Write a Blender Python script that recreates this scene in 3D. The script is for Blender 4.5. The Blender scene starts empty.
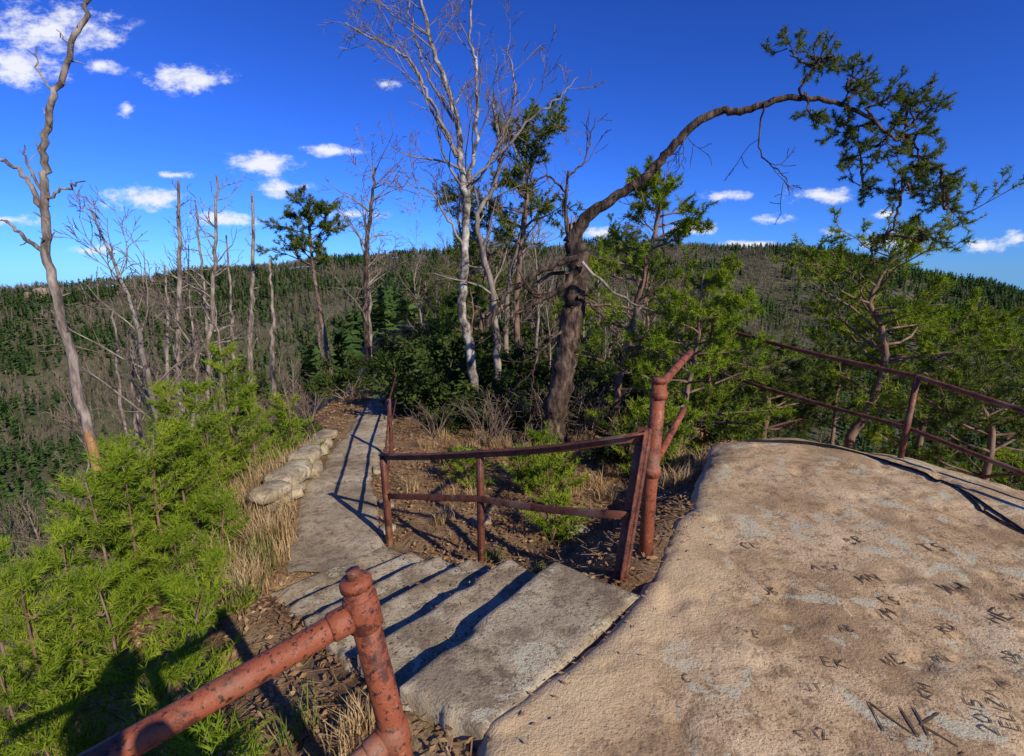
import bpy, math
import numpy as np
from mathutils import Vector
rng=np.random.default_rng(7)
sc=bpy.context.scene
COL=sc.collection
# ------------------------------------------------------------ noise / helpers
def _h(ix,iy,s=0):
    v=np.sin(ix*127.1+iy*311.7+s*74.7)*43758.5453
    return v-np.floor(v)
def vnoise(x,y,s=0):
    x=np.asarray(x,float);y=np.asarray(y,float)
    ix=np.floor(x);iy=np.floor(y);fx=x-ix;fy=y-iy
    fx=fx*fx*(3-2*fx);fy=fy*fy*(3-2*fy)
    a=_h(ix,iy,s);b=_h(ix+1,iy,s);c=_h(ix,iy+1,s);d=_h(ix+1,iy+1,s)
    return (a*(1-fx)+b*fx)*(1-fy)+(c*(1-fx)+d*fx)*fy
def fbm(x,y,o=4,s=0):
    t=0;a=.5
    for i in range(o):
        t=t+a*(vnoise(x,y,s+i)-.5);x=x*2.03+5.1;y=y*2.03+1.7;a*=.5
    return t
def sst(a,b,x):
    t=np.clip((x-a)/(b-a),0,1);return t*t*(3-2*t)
def softp(d,k):return k*np.logaddexp(0,d/k)
def sd_poly(px,py,poly):
    px=np.asarray(px,float);py=np.asarray(py,float)
    best=np.full(px.shape,1e9);ins=np.zeros(px.shape,bool)
    n=len(poly)
    for i in range(n):
        ax,ay=poly[i];bx,by=poly[(i+1)%n]
        ex,ey=bx-ax,by-ay
        t=np.clip(((px-ax)*ex+(py-ay)*ey)/(ex*ex+ey*ey),0,1)
        best=np.minimum(best,np.hypot(px-ax-t*ex,py-ay-t*ey))
        c=((ay>py)!=(by>py))
        xx=ax+(py-ay)*ex/(ey if abs(ey)>1e-9 else 1e-9)
        ins^=c&(px<xx)
    return np.where(ins,best,-best)
# ------------------------------------------------------------ materials
def new_mat(name):
    m=bpy.data.materials.new(name);m.use_nodes=True
    nt=m.node_tree;nt.nodes.clear();return m,nt
def N(nt,t,**k):
    n=nt.nodes.new(t)
    for a,b in k.items():setattr(n,a,b)
    return n
def ramp(nt,fac,stops):
    r=N(nt,'ShaderNodeValToRGB');e=r.color_ramp.elements
    while len(e)<len(stops):e.new(.5)
    for i,(p,c) in enumerate(stops):
        e[i].position=p;e[i].color=(*c,1) if len(c)==3 else c
    nt.links.new(fac,r.inputs[0]);return r.outputs[0]
def noise_n(nt,scale,detail=6,rough=.6,co=None,dist=0):
    n=N(nt,'ShaderNodeTexNoise');n.inputs['Scale'].default_value=scale
    n.inputs['Detail'].default_value=detail;n.inputs['Roughness'].default_value=rough
    n.inputs['Distortion'].default_value=dist
    if co is not None:nt.links.new(co,n.inputs['Vector'])
    return n.outputs[0]
def mixc(nt,f,a,b):
    m=N(nt,'ShaderNodeMix',data_type='RGBA')
    for i,v in ((0,f),(6,a),(7,b)):
        if hasattr(v,'links'):nt.links.new(v,m.inputs[i])
        else:m.inputs[i].default_value=(*v,1) if isinstance(v,tuple) else v
    return m.outputs[2]
def finish(nt,col,rough=.8,bump=None,bs=.4,bd=.02,metal=0,spec=.3):
    p=N(nt,'ShaderNodeBsdfPrincipled');o=N(nt,'ShaderNodeOutputMaterial')
    nt.links.new(col,p.inputs['Base Color'])
    p.inputs['Roughness'].default_value=rough
    p.inputs['Metallic'].default_value=metal;p.inputs['Specular IOR Level'].default_value=spec
    if bump is not None:
        b=N(nt,'ShaderNodeBump');b.inputs['Strength'].default_value=bs;b.inputs['Distance'].default_value=bd
        nt.links.new(bump,b.inputs['Height']);nt.links.new(b.outputs[0],p.inputs['Normal'])
    nt.links.new(p.outputs[0],o.inputs[0])
def coords(nt):return N(nt,'ShaderNodeTexCoord').outputs['Object']
def simple(name,stops,scale,rough=.85,bs=.5,bd=.01,stretch=None,bscale=None,spec=.25,detail=5):
    m,nt=new_mat(name);co=coords(nt)
    if stretch:
        mp=N(nt,'ShaderNodeMapping');mp.inputs['Scale'].default_value=stretch
        nt.links.new(co,mp.inputs[0]);co=mp.outputs[0]
    f=noise_n(nt,scale,detail,.65,co)
    c=ramp(nt,f,stops)
    if bs>0:
        h=noise_n(nt,bscale or scale*2.5,4,.7,co)
        finish(nt,c,rough,h,bs,bd,spec=spec)
    else:finish(nt,c,rough,spec=spec)
    return m
def foliage(name,a,b,c,scale=2.0,trans=.3):
    m,nt=new_mat(name);co=coords(nt)
    f1=noise_n(nt,scale,5,.75,co)
    col=ramp(nt,f1,[(.3,a),(.5,b),(.68,c)])
    d=N(nt,'ShaderNodeBsdfDiffuse')
    t=N(nt,'ShaderNodeBsdfTranslucent');mx=N(nt,'ShaderNodeMixShader');mx.inputs[0].default_value=trans
    nt.links.new(col,d.inputs[0]);nt.links.new(col,t.inputs[0])
    nt.links.new(d.outputs[0],mx.inputs[1]);nt.links.new(t.outputs[0],mx.inputs[2])
    o=N(nt,'ShaderNodeOutputMaterial');nt.links.new(mx.outputs[0],o.inputs[0]);return m
M={}
M['bark_dark']=simple('bark_dark',[(.38,(.018,.013,.01)),(.5,(.075,.048,.032)),(.66,(.20,.135,.095))],14,.9,1.0,.03,(1,1,.3),20)
M['bark_grey']=simple('bark_grey',[(.3,(.11,.09,.07)),(.5,(.24,.195,.155)),(.7,(.37,.31,.25))],7,.9,.5,.012,(1,1,.35))
M['bark_twig']=simple('bark_twig',[(.3,(.13,.085,.06)),(.6,(.26,.19,.14))],3,.9,0,detail=1)
M['bark_birch']=simple('bark_birch',[(.37,(.05,.04,.03)),(.46,(.18,.15,.12)),(.54,(.34,.30,.25)),(.66,(.55,.51,.44))],8,.8,.5,.01,(1,1,.8))
M['bark_pine']=simple('bark_pine',[(.3,(.09,.05,.035)),(.5,(.2,.12,.08)),(.7,(.3,.22,.17))],10,.9,.6,.015,(1,1,.4))
M['dead_wood']=simple('dead_wood',[(.38,(.09,.07,.055)),(.5,(.23,.18,.14)),(.62,(.38,.31,.25))],11,.9,.8,.015,(1,1,.25))
M['raw_wood']=simple('raw_wood',[(.35,(.28,.12,.045)),(.6,(.42,.24,.12))],12,.9,.6,.01,(1,1,.2))
M['needle_olive']=foliage('needle_olive',(.055,.08,.018),(.125,.165,.032),(.21,.24,.05),2.5)
M['needle_dark']=foliage('needle_dark',(.04,.07,.016),(.08,.13,.026),(.14,.19,.035),2.5)
M['needle_bright']=foliage('needle_bright',(.085,.15,.014),(.20,.28,.022),(.35,.40,.04),2.2)
M['leaf_dark']=foliage('leaf_dark',(.028,.05,.012),(.055,.085,.02),(.11,.14,.035),3.0,.2)
M['dry_grass']=foliage('dry_grass',(.32,.20,.09),(.54,.38,.19),(.66,.50,.28),4,.3)
M['green_grass']=foliage('green_grass',(.10,.15,.03),(.18,.22,.05),(.34,.30,.12),4,.3)
M['litter']=foliage('litter',(.12,.065,.03),(.31,.18,.09),(.52,.37,.21),5,.1)
M['far_conifer']=foliage('far_conifer',(.025,.055,.018),(.055,.10,.028),(.11,.16,.045),.09,.15)
M['far_bare']=foliage('far_bare',(.12,.10,.065),(.21,.175,.115),(.31,.26,.175),.05,.2)
M['cable']=simple('cable_black',[(.3,(.01,.01,.01)),(.7,(.03,.03,.03))],20,.5,.1)
M['carve']=simple('carved_groove',[(.3,(.08,.052,.03)),(.7,(.15,.10,.06))],20,.95,.3)
M['cloth']=simple('cloth',[(.3,(.05,.06,.09)),(.7,(.08,.09,.12))],20,.9,.1)
M['cliff']=simple('cliff_stone',[(.38,(.10,.075,.05)),(.5,(.30,.235,.16)),(.62,(.43,.35,.25))],.35,.9,.8,1.0,(1,1,.4))
def m_rust():
    for nm,a,b,c in (('rust_pipe',(.09,.026,.014),(.26,.070,.030),(.38,.15,.07)),('rust_iron',(.05,.018,.012),(.155,.048,.026),(.28,.13,.07))):
        m,nt=new_mat(nm);co=coords(nt)
        f=noise_n(nt,12,7,.76,co);g=noise_n(nt,75,3,.7,co);k=noise_n(nt,3.5,3,.5,co)
        col=ramp(nt,f,[(.40,a),(.48,b),(.57,b),(.66,c)])
        col=mixc(nt,ramp(nt,g,[(.56,(0,0,0)),(.64,(1,1,1))]),col,(.03,.015,.012))
        col=mixc(nt,ramp(nt,k,[(.58,(0,0,0)),(.70,(.5,.5,.5))]),col,(.32,.20,.13))
        finish(nt,col,.6,g,.6,.004,spec=.35);M[nm]=m
m_rust()
def m_stone(name,base,dark,light,lich=True,sand=False):
    m,nt=new_mat(name);co=coords(nt)
    f=noise_n(nt,1.5,8,.70,co);col=ramp(nt,f,[(.38,dark),(.49,base),(.60,light)])
    f2=noise_n(nt,12,6,.78,co)
    col=mixc(nt,ramp(nt,f2,[(.38,(.75,.75,.75)),(.49,(0,0,0))]),col,tuple(x*.62 for x in dark))
    g=noise_n(nt,55,3,.8,co)
    col=mixc(nt,ramp(nt,g,[(.35,(.9,.9,.9)),(.43,(0,0,0))]),col,tuple(x*.3 for x in dark))
    if lich:
        l3=noise_n(nt,2.1,7,.68,co,.3)
        col=mixc(nt,ramp(nt,l3,[(.51,(0,0,0)),(.57,(.65,.65,.65))]),col,tuple(x*.9 for x in dark))
        l=noise_n(nt,3.9,6,.62,co,.8)
        ad=N(nt,'ShaderNodeMath',operation='MULTIPLY_ADD');nt.links.new(g,ad.inputs[0]);ad.inputs[1].default_value=.30;nt.links.new(l,ad.inputs[2])
        col=mixc(nt,ramp(nt,ad.outputs[0],[(.735,(0,0,0)),(.75,(.8,.8,.8))]),col,(.50,.46,.32))
    if sand:
        at=N(nt,'ShaderNodeAttribute',attribute_name='sand')
        col=mixc(nt,at.outputs['Fac'],col,(.62,.45,.25))
    ad=N(nt,'ShaderNodeMath',operation='ADD');nt.links.new(f2,ad.inputs[0]);nt.links.new(g,ad.inputs[1])
    finish(nt,col,.9,ad.outputs[0],.7,.014,spec=.15);M[name]=m
m_stone('sandstone',(.53,.365,.20),(.37,.245,.13),(.62,.455,.27),True,True)
m_stone('step_stone',(.41,.325,.205),(.24,.18,.115),(.52,.43,.29))
m_stone('path_stone',(.40,.315,.205),(.26,.20,.13),(.51,.42,.29),False)
def m_ground():
    m,nt=new_mat('ground');co=coords(nt)
    f=noise_n(nt,2.2,7,.7,co);g=noise_n(nt,45,4,.8,co)
    a=ramp(nt,f,[(.3,(.10,.06,.03)),(.45,(.24,.14,.07)),(.58,(.38,.25,.13)),(.72,(.15,.15,.05))])
    a=mixc(nt,ramp(nt,g,[(.38,(.7,.7,.7)),(.52,(0,0,0))]),a,(.07,.045,.03))
    a=mixc(nt,ramp(nt,g,[(.58,(0,0,0)),(.68,(.7,.7,.7))]),a,(.50,.36,.2))
    h=noise_n(nt,.03,5,.7,co);h2=noise_n(nt,.5,5,.8,co)
    b=ramp(nt,h,[(.38,(.05,.07,.025)),(.5,(.11,.105,.055)),(.62,(.16,.14,.085))])
    b=mixc(nt,ramp(nt,h2,[(.4,(.7,.7,.7)),(.6,(0,0,0))]),b,(.05,.052,.03))
    at=N(nt,'ShaderNodeAttribute',attribute_name='near')
    col=mixc(nt,at.outputs['Fac'],b,a)
    finish(nt,col,.95,g,.8,.02,spec=.1);M['ground']=m
m_ground()
# ------------------------------------------------------------ mesh builder
class MB:
    def __init__(s):s.V=[];s.n=0;s.Q=[];s.T=[];s.qm=[];s.tm=[];s.mats=[]
    def mi(s,k):
        if k not in s.mats:s.mats.append(k)
        return s.mats.index(k)
    def add(s,V,Q=None,T=None,mat='bark_grey'):
        i=s.mi(mat);V=np.asarray(V,float).reshape(-1,3);s.V.append(V)
        if Q is not None and len(Q):
            Q=np.asarray(Q,int)+s.n;s.Q.append(Q);s.qm.append(np.full(len(Q),i))
        if T is not None and len(T):
            T=np.asarray(T,int)+s.n;s.T.append(T);s.tm.append(np.full(len(T),i))
        s.n+=len(V)
    def tube(s,P,R,sides=5,mat='bark_grey',cap=False):
        P=np.asarray(P,float);n=len(P);R=np.broadcast_to(np.asarray(R,float),(n,))
        t=np.gradient(P,axis=0);t/=np.linalg.norm(t,axis=1)[:,None]+1e-9
        d=np.abs(P[-1]-P[0]);ref=np.zeros(3);ref[int(np.argmin(d))]=1
        u=np.cross(t,ref);u/=np.linalg.norm(u,axis=1)[:,None]+1e-9;v=np.cross(t,u)
        a=np.arange(sides)*2*math.pi/sides
        V=P[:,None,:]+R[:,None,None]*(np.cos(a)[None,:,None]*u[:,None,:]+np.sin(a)[None,:,None]*v[:,None,:])
        i=np.arange(n-1)[:,None]*sides;j=np.arange(sides)[None,:];k=(j+1)%sides
        Q=np.stack([i+j,i+k,i+sides+k,i+sides+j],-1).reshape(-1,4)
        V=V.reshape(-1,3);T=None
        if cap:
            V=np.vstack([V,P[0],P[-1]]);c0=n*sides;jj=np.arange(sides);kk=(jj+1)%sides
            T=np.vstack([np.stack([kk,jj,np.full(sides,c0)],-1),np.stack([jj+(n-1)*sides,kk+(n-1)*sides,np.full(sides,c0+1)],-1)])
        s.add(V,Q,T,mat)
    def needles(s,P,D,L,n,nl,w,mat,spread=.9):
        P=np.repeat(np.asarray(P,float),n,0);D=np.repeat(np.asarray(D,float),n,0);k=len(P)
        if k==0:return
        t=rng.random((k,1));b=P+D*L*t
        r=rng.normal(size=(k,3));r/=np.linalg.norm(r,axis=1)[:,None]
        d=D*(.55+.3*t)+r*spread;d/=np.linalg.norm(d,axis=1)[:,None]
        q=np.cross(d,rng.normal(size=(k,3)));q/=np.linalg.norm(q,axis=1)[:,None]+1e-9
        ln=nl*(.7+.6*rng.random((k,1)))
        V=np.stack([b+q*w,b-q*w,b+d*ln],1).reshape(-1,3)
        s.add(V,None,np.arange(3*k).reshape(-1,3),mat)
    def leaves(s,P,size,mat,flat=.0,asp=.5):
        P=np.asarray(P,float);k=len(P)
        a=rng.normal(size=(k,3));a[:,2]*=(1-flat);a/=np.linalg.norm(a,axis=1)[:,None]+1e-9
        b=rng.normal(size=(k,3));b[:,2]*=(1-flat);b=b-(b*a).sum(1)[:,None]*a;b/=np.linalg.norm(b,axis=1)[:,None]+1e-9
        z=size*(.6+.8*rng.random((k,1)));a=a*z*.5;b=b*z*asp*.5
        V=np.stack([P-a,P+b,P+a,P-b],1).reshape(-1,3)
        s.add(V,np.arange(4*k).reshape(-1,4),None,mat)
    def mesh(s,name):
        me=bpy.data.meshes.new(name);V=np.concatenate(s.V).astype(np.float32)
        Q=np.concatenate(s.Q) if s.Q else np.zeros((0,4),int);T=np.concatenate(s.T) if s.T else np.zeros((0,3),int)
        me.vertices.add(len(V));me.vertices.foreach_set('co',V.ravel())
        L=np.concatenate([Q.ravel(),T.ravel()]).astype(np.int32)
        me.loops.add(len(L));me.loops.foreach_set('vertex_index',L)
        st=np.concatenate([np.arange(len(Q))*4,len(Q)*4+np.arange(len(T))*3]).astype(np.int32)
        me.polygons.add(len(st));me.polygons.foreach_set('loop_start',st)
        mi=np.concatenate((s.qm or [])+(s.tm or [])).astype(np.int32) if (s.qm or s.tm) else np.zeros(len(st),np.int32)
        me.polygons.foreach_set('material_index',mi)
        for k in s.mats:me.materials.append(M[k])
        me.update(calc_edges=True);me.validate();return me
    def obj(s,name,smooth=False,parent=None):
        me=s.mesh(name);
        if smooth:me.polygons.foreach_set('use_smooth',np.ones(len(me.polygons),bool))
        o=bpy.data.objects.new(name,me);COL.objects.link(o)
        if parent:o.parent=parent
        return o
def grid_obj(name,X,Y,Z,mat,attr=None,smooth=True):
    ny,nx=X.shape;b=MB()
    i=np.arange(ny-1)[:,None]*nx;j=np.arange(nx-1)[None,:]
    Q=np.stack([i+j,i+j+1,i+nx+j+1,i+nx+j],-1).reshape(-1,4)
    b.add(np.stack([X,Y,Z],-1),Q,None,mat);o=b.obj(name,smooth)
    if attr:
        for k,v in attr.items():
            a=o.data.attributes.new(k,'FLOAT','POINT');a.data.foreach_set('value',v.ravel().astype(np.float32))
    return o
def empty(name):
    e=bpy.data.objects.new(name,None);COL.objects.link(e);return e
# ------------------------------------------------------------ terrain
ROCK=[(-.15,-4),(-.13,1.2),(-.1,1.70),(.28,2.06),(.70,2.50),(.96,3.0),(1.38,3.6),(1.72,4.3),(2.15,5.1),(2.7,5.75),(3.5,5.8),(4.5,5.3),(5.0,4.2),(5.3,3),(5.7,1),(5.7,-4)]
STEPS=[(-.45,1.93),(-.09,1.70),(.69,2.54),(.2,2.88),(-1.15,4.1),(-1.75,3.5)]
PATH=np.array([(-1.43,3.75,-.66,.46),(-1.72,4.63,-.67,.45),(-2.08,5.7,-.73,.39),(-2.3,7.5,-.82,.37),(-2.55,9.3,-.9,.34),(-2.85,11.2,-1.0,.34),(-3.05,14,-1.15,.35),(-3.6,20,-1.6,.35)])
def rock_z(x,y):
    sd=sd_poly(x,y,ROCK)+.13*fbm(x*2.4,y*2.4,4,9)+.02
    rr=np.interp(x,[0,1.2,2.2,3.4],[.07,.10,.30,1.3])
    top=.0+.06*sst(1,3.2,x)*sst(1,4.5,y)+.07*fbm(x*.9,y*.9,4,3)+.032*fbm(x*3.5,y*3.5,4,5)
    pit=fbm(x*6,y*6,3,41);top=top-.014*sst(.12,.2,pit)
    q=np.clip(1-sd/rr,0,1)
    dr=np.interp(x,[0,1.2,2.2,3.4],[.035,.04,.10,.75])
    return top-dr*q**2-np.maximum(-sd,0)*2.2, sd
def ground_z(x,y,steps=True):
    x=np.asarray(x,float);y=np.asarray(y,float)
    zr=np.interp(y,[-5,.8,1.6,2.5,4.2,7.5,11,16,30,60,120,300],[-.1,-.12,-.22,-.36,-.64,-.84,-1.02,-1.32,-2.5,-5,-9,-70])
    xl=np.interp(y,[-5,0,1,2,3,4,6,8,11,16,30,100],[-.4,-.5,-.7,-1.2,-2.0,-2.5,-3.1,-3.4,-4.0,-4.7,-7,-24])
    xr=np.interp(y,[-5,2,5,6.5,8,11,16,30,100],[5.2,5.2,4.0,3.2,3.4,4.0,5,8,0])
    dl=softp(xl-x,.25);drr=softp(x-xr,.35)
    dl=np.where(dl>25,25+(dl-25)*.5,dl)
    z=zr-.82*dl-.85*drr
    z=-75+softp(z+75,4)
    R=np.hypot(x,y);az=np.degrees(np.arctan2(x,y))
    top=np.interp(az,[-180,-70,-45,-36,-28,-20,-12,0,12,20,28,36,45,60,180],[-.04,-.045,-.035,-.024,-.008,.006,.024,.032,.03,.026,.02,-.002,-.042,-.045,-.04])
    top=top+.016*fbm(az/14.,R*0+.3,3,21)+.006*fbm(az/3.,R*0+.9,3,22)
    R0=620.
    hz=-75+sst(130,R0,R)**.85*(76.8+top*R0)
    hz=np.where(R>R0,1.76+top*R0+(R-R0)*(np.minimum(top,0)-.06),hz)
    hz=hz+fbm(x/90,y/90,4,30)*38*sst(150,350,R)*(1-sst(540,620,R)*.8)
    z=np.where(R>60,np.where(R>500,hz,np.maximum(z,hz)),z)
    sd=sd_poly(x,y,ROCK)
    w=np.exp(-(np.minimum(sd,0)/.6)**2)
    w=w*np.where(x<0.0,np.exp(-(x/.3)**2),1)*sst(6.2,4.5,x)
    z=z*(1-w)+np.minimum(z+.5,-.03)*w
    z=np.where(sd>.08,z-.45*sst(.08,.4,sd),z)
    nf=1-sst(40,120,R)
    pc=np.interp(y,PATH[:,1],PATH[:,0]);pz=np.interp(y,PATH[:,1],PATH[:,2])
    wp=(1-sst(.45,1.1,np.abs(x-pc)))*sst(3.3,4.0,y)*(1-sst(12,14,y))
    z=z+nf*(1-wp)*(1-.8*w)*(.16*fbm(x*1.3,y*1.3,4,11)+.05*fbm(x*7,y*7,3,13))
    z=z*(1-wp)+(pz-.03)*wp
    if steps:
        ss=sd_poly(x,y,STEPS)
        s=((x+.15)*-.72+(y-2.35)*.69)
        pl=-.05-.58*np.clip(s/1.95,-.05,1.05)
        ws=sst(-.28,-.0,ss)
        z=z*(1-ws)+(pl-.07)*ws
        wi=sst(-.06,.04,ss);z=z-wi*.16
    return z
n=440;sv=np.linspace(-1,1,n)
ax=1.1*np.sinh(8.9*sv)
X,Y=np.meshgrid(ax,ax+2.5)
Z=ground_z(X,Y)
R=np.hypot(X,Y)
near=(1-sst(18,45,R))
grid_obj('ground',X,Y,Z,'ground',{'near':near})
def gz(x,y):return float(ground_z(np.array([x]),np.array([y]))[0])
# rock
xs=np.arange(-.7,7.2,.03);ys=np.arange(-4.5,7.2,.03)
X,Y=np.meshgrid(xs,ys);Z,sd=rock_z(X,Y);Z=np.maximum(Z,-2.8)
sand=sst(.55,.05,sd+.6*fbm(X*2,Y*2,4,17))*sst(2.2,1.0,X)*.8
grid_obj('sandstone_rock',X,Y,Z,'sandstone',{'sand':sand})
def rz(x,y):
    return float(rock_z(np.array([x]),np.array([y]))[0][0])
# path
yy=np.linspace(3.75,12.4,200);tt=np.linspace(-1,1,15)
YY,TT=np.meshgrid(yy,tt,indexing='ij')
pc=np.interp(YY,PATH[:,1],PATH[:,0]);pw=np.interp(YY,PATH[:,1],PATH[:,3])
XX=pc+TT*(pw+.22*fbm(YY*2.6,TT*0+np.sign(TT),4,4))
ZZ=np.interp(YY,PATH[:,1],PATH[:,2])+.045*fbm(XX*4,YY*4,4,2)-.06*sst(.8,1,np.abs(TT))+.005
grid_obj('stone_footpath',XX,YY,ZZ,'path_stone')
# steps
def slab(b,c,z,th,seed,mat='step_stone',nz=.009,g=26):
    t=np.concatenate([[0,0,.008,.02],np.linspace(.045,.955,g),[.98,.992,1,1]])
    U,Vv=np.meshgrid(t,t)
    c=np.array(c,float)
    X=(c[0,0]*(1-U)+c[1,0]*U)*(1-Vv)+(c[3,0]*(1-U)+c[2,0]*U)*Vv
    Y=(c[0,1]*(1-U)+c[1,1]*U)*(1-Vv)+(c[3,1]*(1-U)+c[2,1]*U)*Vv
    e=np.minimum(np.minimum(U,1-U)*np.hypot(*(c[1]-c[0])),np.minimum(Vv,1-Vv)*np.hypot(*(c[3]-c[0])))
    er=np.maximum(0,fbm(X*5,Y*5,3,seed+3)-.01)*.16
    Z=z+nz*fbm(X*5,Y*5,4,seed)*2-.010*(1-sst(0,.022,e))-er*(1-sst(0,.06,e))
    k=len(t);edge=np.zeros((k,k),bool);edge[0]=edge[-1]=True;edge[:,0]=edge[:,-1]=True
    wob=.08*fbm(X*5,Y*5,4,seed+7)*(1-sst(0,.2,e))
    X=X+wob;Y=Y+wob*.7
    Z=np.where(edge,z-th,Z)
    i=np.arange(k-1)[:,None]*k;j=np.arange(k-1)[None,:]
    Q=np.stack([i+j,i+j+1,i+k+j+1,i+k+j],-1).reshape(-1,4)
    b.add(np.stack([X,Y,Z],-1),Q,None,mat)
st=MB()
L0,L1,R0_,R1=np.array([-.52,1.90]),np.array([-1.85,3.46]),np.array([.24,2.88]),np.array([-1.12,4.15])
slab(st,[(-.11,1.68),(.71,2.54),(.25,2.88),(-.50,1.90)],-.015,.34,1)
nst=5
for i in range(nst):
    f0=i/nst-.05;f1=(i+1)/nst
    a=L0+(L1-L0)*f0;b_=R0_+(R1-R0_)*f0;c_=R0_+(R1-R0_)*f1;d_=L0+(L1-L0)*f1
    q=np.array([a,b_,c_,d_])+rng.normal(0,.022,(4,2));zt=-.015-.125*(i+1)
    if i in(1,3):
        m=.45+.15*rng.random();p0=q[0]*(1-m)+q[1]*m;p3=q[3]*(1-m)+q[2]*m;g=(q[1]-q[0])*.004
        slab(st,[q[0],p0-g,p3-g,q[3]],zt,.3,10+i);slab(st,[p0+g,q[1],q[2],p3+g],zt-.008,.3,20+i)
    else:slab(st,q,zt,.3,10+i)
st.obj('stone_steps',False)
# ------------------------------------------------------------ low stone wall (dry laid blocks)
def stone_block(b,c,sz,rot,seed,mat='step_stone'):
    u=np.linspace(0,math.pi,9);v=np.linspace(0,2*math.pi,15)[:-1]
    U,Vv=np.meshgrid(u,v,indexing='ij')
    d=np.stack([np.sin(U)*np.cos(Vv),np.sin(U)*np.sin(Vv),np.cos(U)],-1)
    p=np.sign(d)*np.abs(d)**.4
    p=p*(1+.35*fbm(d[...,0]*2+seed,d[...,1]*2+d[...,2]*1.7,3,seed)[...,None])
    p=p*np.array(sz)/2
    ca,sa=math.cos(rot),math.sin(rot)
    x=p[...,0]*ca-p[...,1]*sa+c[0];y=p[...,0]*sa+p[...,1]*ca+c[1]
    k=len(v);i=np.arange(len(u)-1)[:,None]*k;j=np.arange(k)[None,:]
    Q=np.stack([i+j,i+(j+1)%k,i+k+(j+1)%k,i+k+j],-1).reshape(-1,4)
    b.add(np.stack([x,y,p[...,2]+c[2]],-1),Q,None,mat)
w=MB()
wl=[(-2.56,5.0),(-2.54,5.35),(-2.56,5.7),(-2.62,6.05),(-2.68,6.4),(-2.74,6.75),(-2.80,7.1),(-2.85,7.45)]
for i,(x,y) in enumerate(wl):
    for l in range(3 if i<5 else 2):
        h_=.11+.07*rng.random()
        stone_block(w,(x+rng.normal(0,.04),y+rng.normal(0,.05),-.76-.015*i+l*.12),(.24+.18*rng.random(),.24+.1*rng.random(),h_),rng.normal(0,.5)+1.5,i*7+l*3)
w.obj('low_stone_wall')
w=MB()
for i,(x,y,a,b2,c2) in enumerate([(.2,3.2,.16,.12,.07),(-1.2,4.5,.2,.14,.08),(-1.35,5.1,.18,.15,.08),(-1.7,6.2,.22,.18,.1),(.6,4.3,.24,.18,.09),(-.3,4.6,.2,.15,.07)]):
    stone_block(w,(x,y,gz(x,y)+c2*.1),(a,b2,c2),rng.random()*3,i+50)
w.obj('loose_stones')
# ------------------------------------------------------------ railings
def polybar(b,P,w_,t_,mat='rust_iron',up=(0,0,1)):
    P=np.array(P,float);d=P[-1]-P[0];d/=np.linalg.norm(d)
    up=np.array(up,float);s=np.cross(d,up);s/=np.linalg.norm(s);u=np.cross(s,d);V=[];n_=len(P)-1
    for c in P:
        for sx,sy in ((-1,-.85),(-.85,-1),(.85,-1),(1,-.85),(1,.85),(.85,1),(-.85,1),(-1,.85)):
            V.append(c+s*sx*t_/2+u*sy*w_/2)
    Q=[(i*8+j,i*8+(j+1)%8,i*8+8+(j+1)%8,i*8+8+j) for i in range(n_) for j in range(8)]
    V.append(P[0]);V.append(P[-1]);e=len(V);T=[]
    for j in range(8):
        T.append(((j+1)%8,j,e-2));T.append((n_*8+j,n_*8+(j+1)%8,e-1))
    b.add(V,Q,T,mat)
def bar(b,p,q,w_,t_,mat='rust_iron',up=(0,0,1)):
    t=np.linspace(0,1,6)[:,None];polybar(b,np.array(p)+(np.array(q)-np.array(p))*t,w_,t_,mat,up)
def sag(p,q,n_=9,a=.012,k=1):
    p=np.array(p,float);q=np.array(q,float);t=np.linspace(0,1,n_)[:,None]
    P=p+(q-p)*t;P[:,2]-=a*np.sin(t[:,0]*math.pi*k);return P
f=empty('iron_railing')
b=MB();bar(b,(.63,2.74,-.2),(.79,2.91,.84),.03,.085,up=(.6,.8,0));bar(b,(.645,2.72,-.2),(.805,2.89,.83),.085,.012,up=(.7,.7,0));b.obj('end_post',parent=f)
b=MB();bar(b,(-.24,3.63,-.7),(-.24,3.63,.44),.045,.045,up=(.6,.8,0));b.obj('middle_post',parent=f)
b=MB();bar(b,(-1.11,4.25,-.85),(-1.13,4.25,.17),.05,.05,up=(.6,.8,0));b.obj('corner_post',parent=f)
def joint(a,m_,c,s1,s2):return np.vstack([sag(a,m_,8,s1),sag(m_,c,7,s2)[1:]])
b=MB();polybar(b,joint((.78,2.88,.80),(-.24,3.60,.42),(-1.15,4.25,.15),.02,.01),.055,.014)
polybar(b,joint((.78,2.86,.825),(-.24,3.58,.447),(-1.15,4.23,.177),.02,.01),.010,.05);b.obj('top_rail',parent=f)
b=MB();polybar(b,joint((.70,2.80,.33),(-.24,3.60,.06),(-1.12,4.25,-.22),.02,0),.05,.014);b.obj('lower_rail',parent=f)
b=MB()
for p in ((-1.66,6.7,-.84,.05),(-2.15,9.4,-.95,-.08)):
    bar(b,(p[0],p[1],p[2]-.1),(p[0],p[1],p[3]),.045,.045,up=(0,1,0))
for h in (0,-.38):
    polybar(b,joint((-1.12,4.27,.13+h),(-1.66,6.7,.02+h),(-2.15,9.4,-.1+h),.01,.01),.045,.012)
b.obj('path_section',parent=f)
g=empty('rusty_pipe_railing')
b=MB();b.tube([(.86,3.0,-.3),(.865,3.0,.4),(.885,3.0,1.10)],.044,16,'rust_pipe',True);b.tube([(.885,3.0,1.0),(.8855,3.0,1.04)],.054,16,'rust_pipe',True)
b.tube([(.885,3.0,1.095),(.886,3.0,1.125)],[.05,.046],16,'rust_pipe',True);b.tube([(.872,3.0,.50),(.873,3.0,.56)],.053,16,'rust_pipe',True);b.obj('post',True,g)
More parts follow.
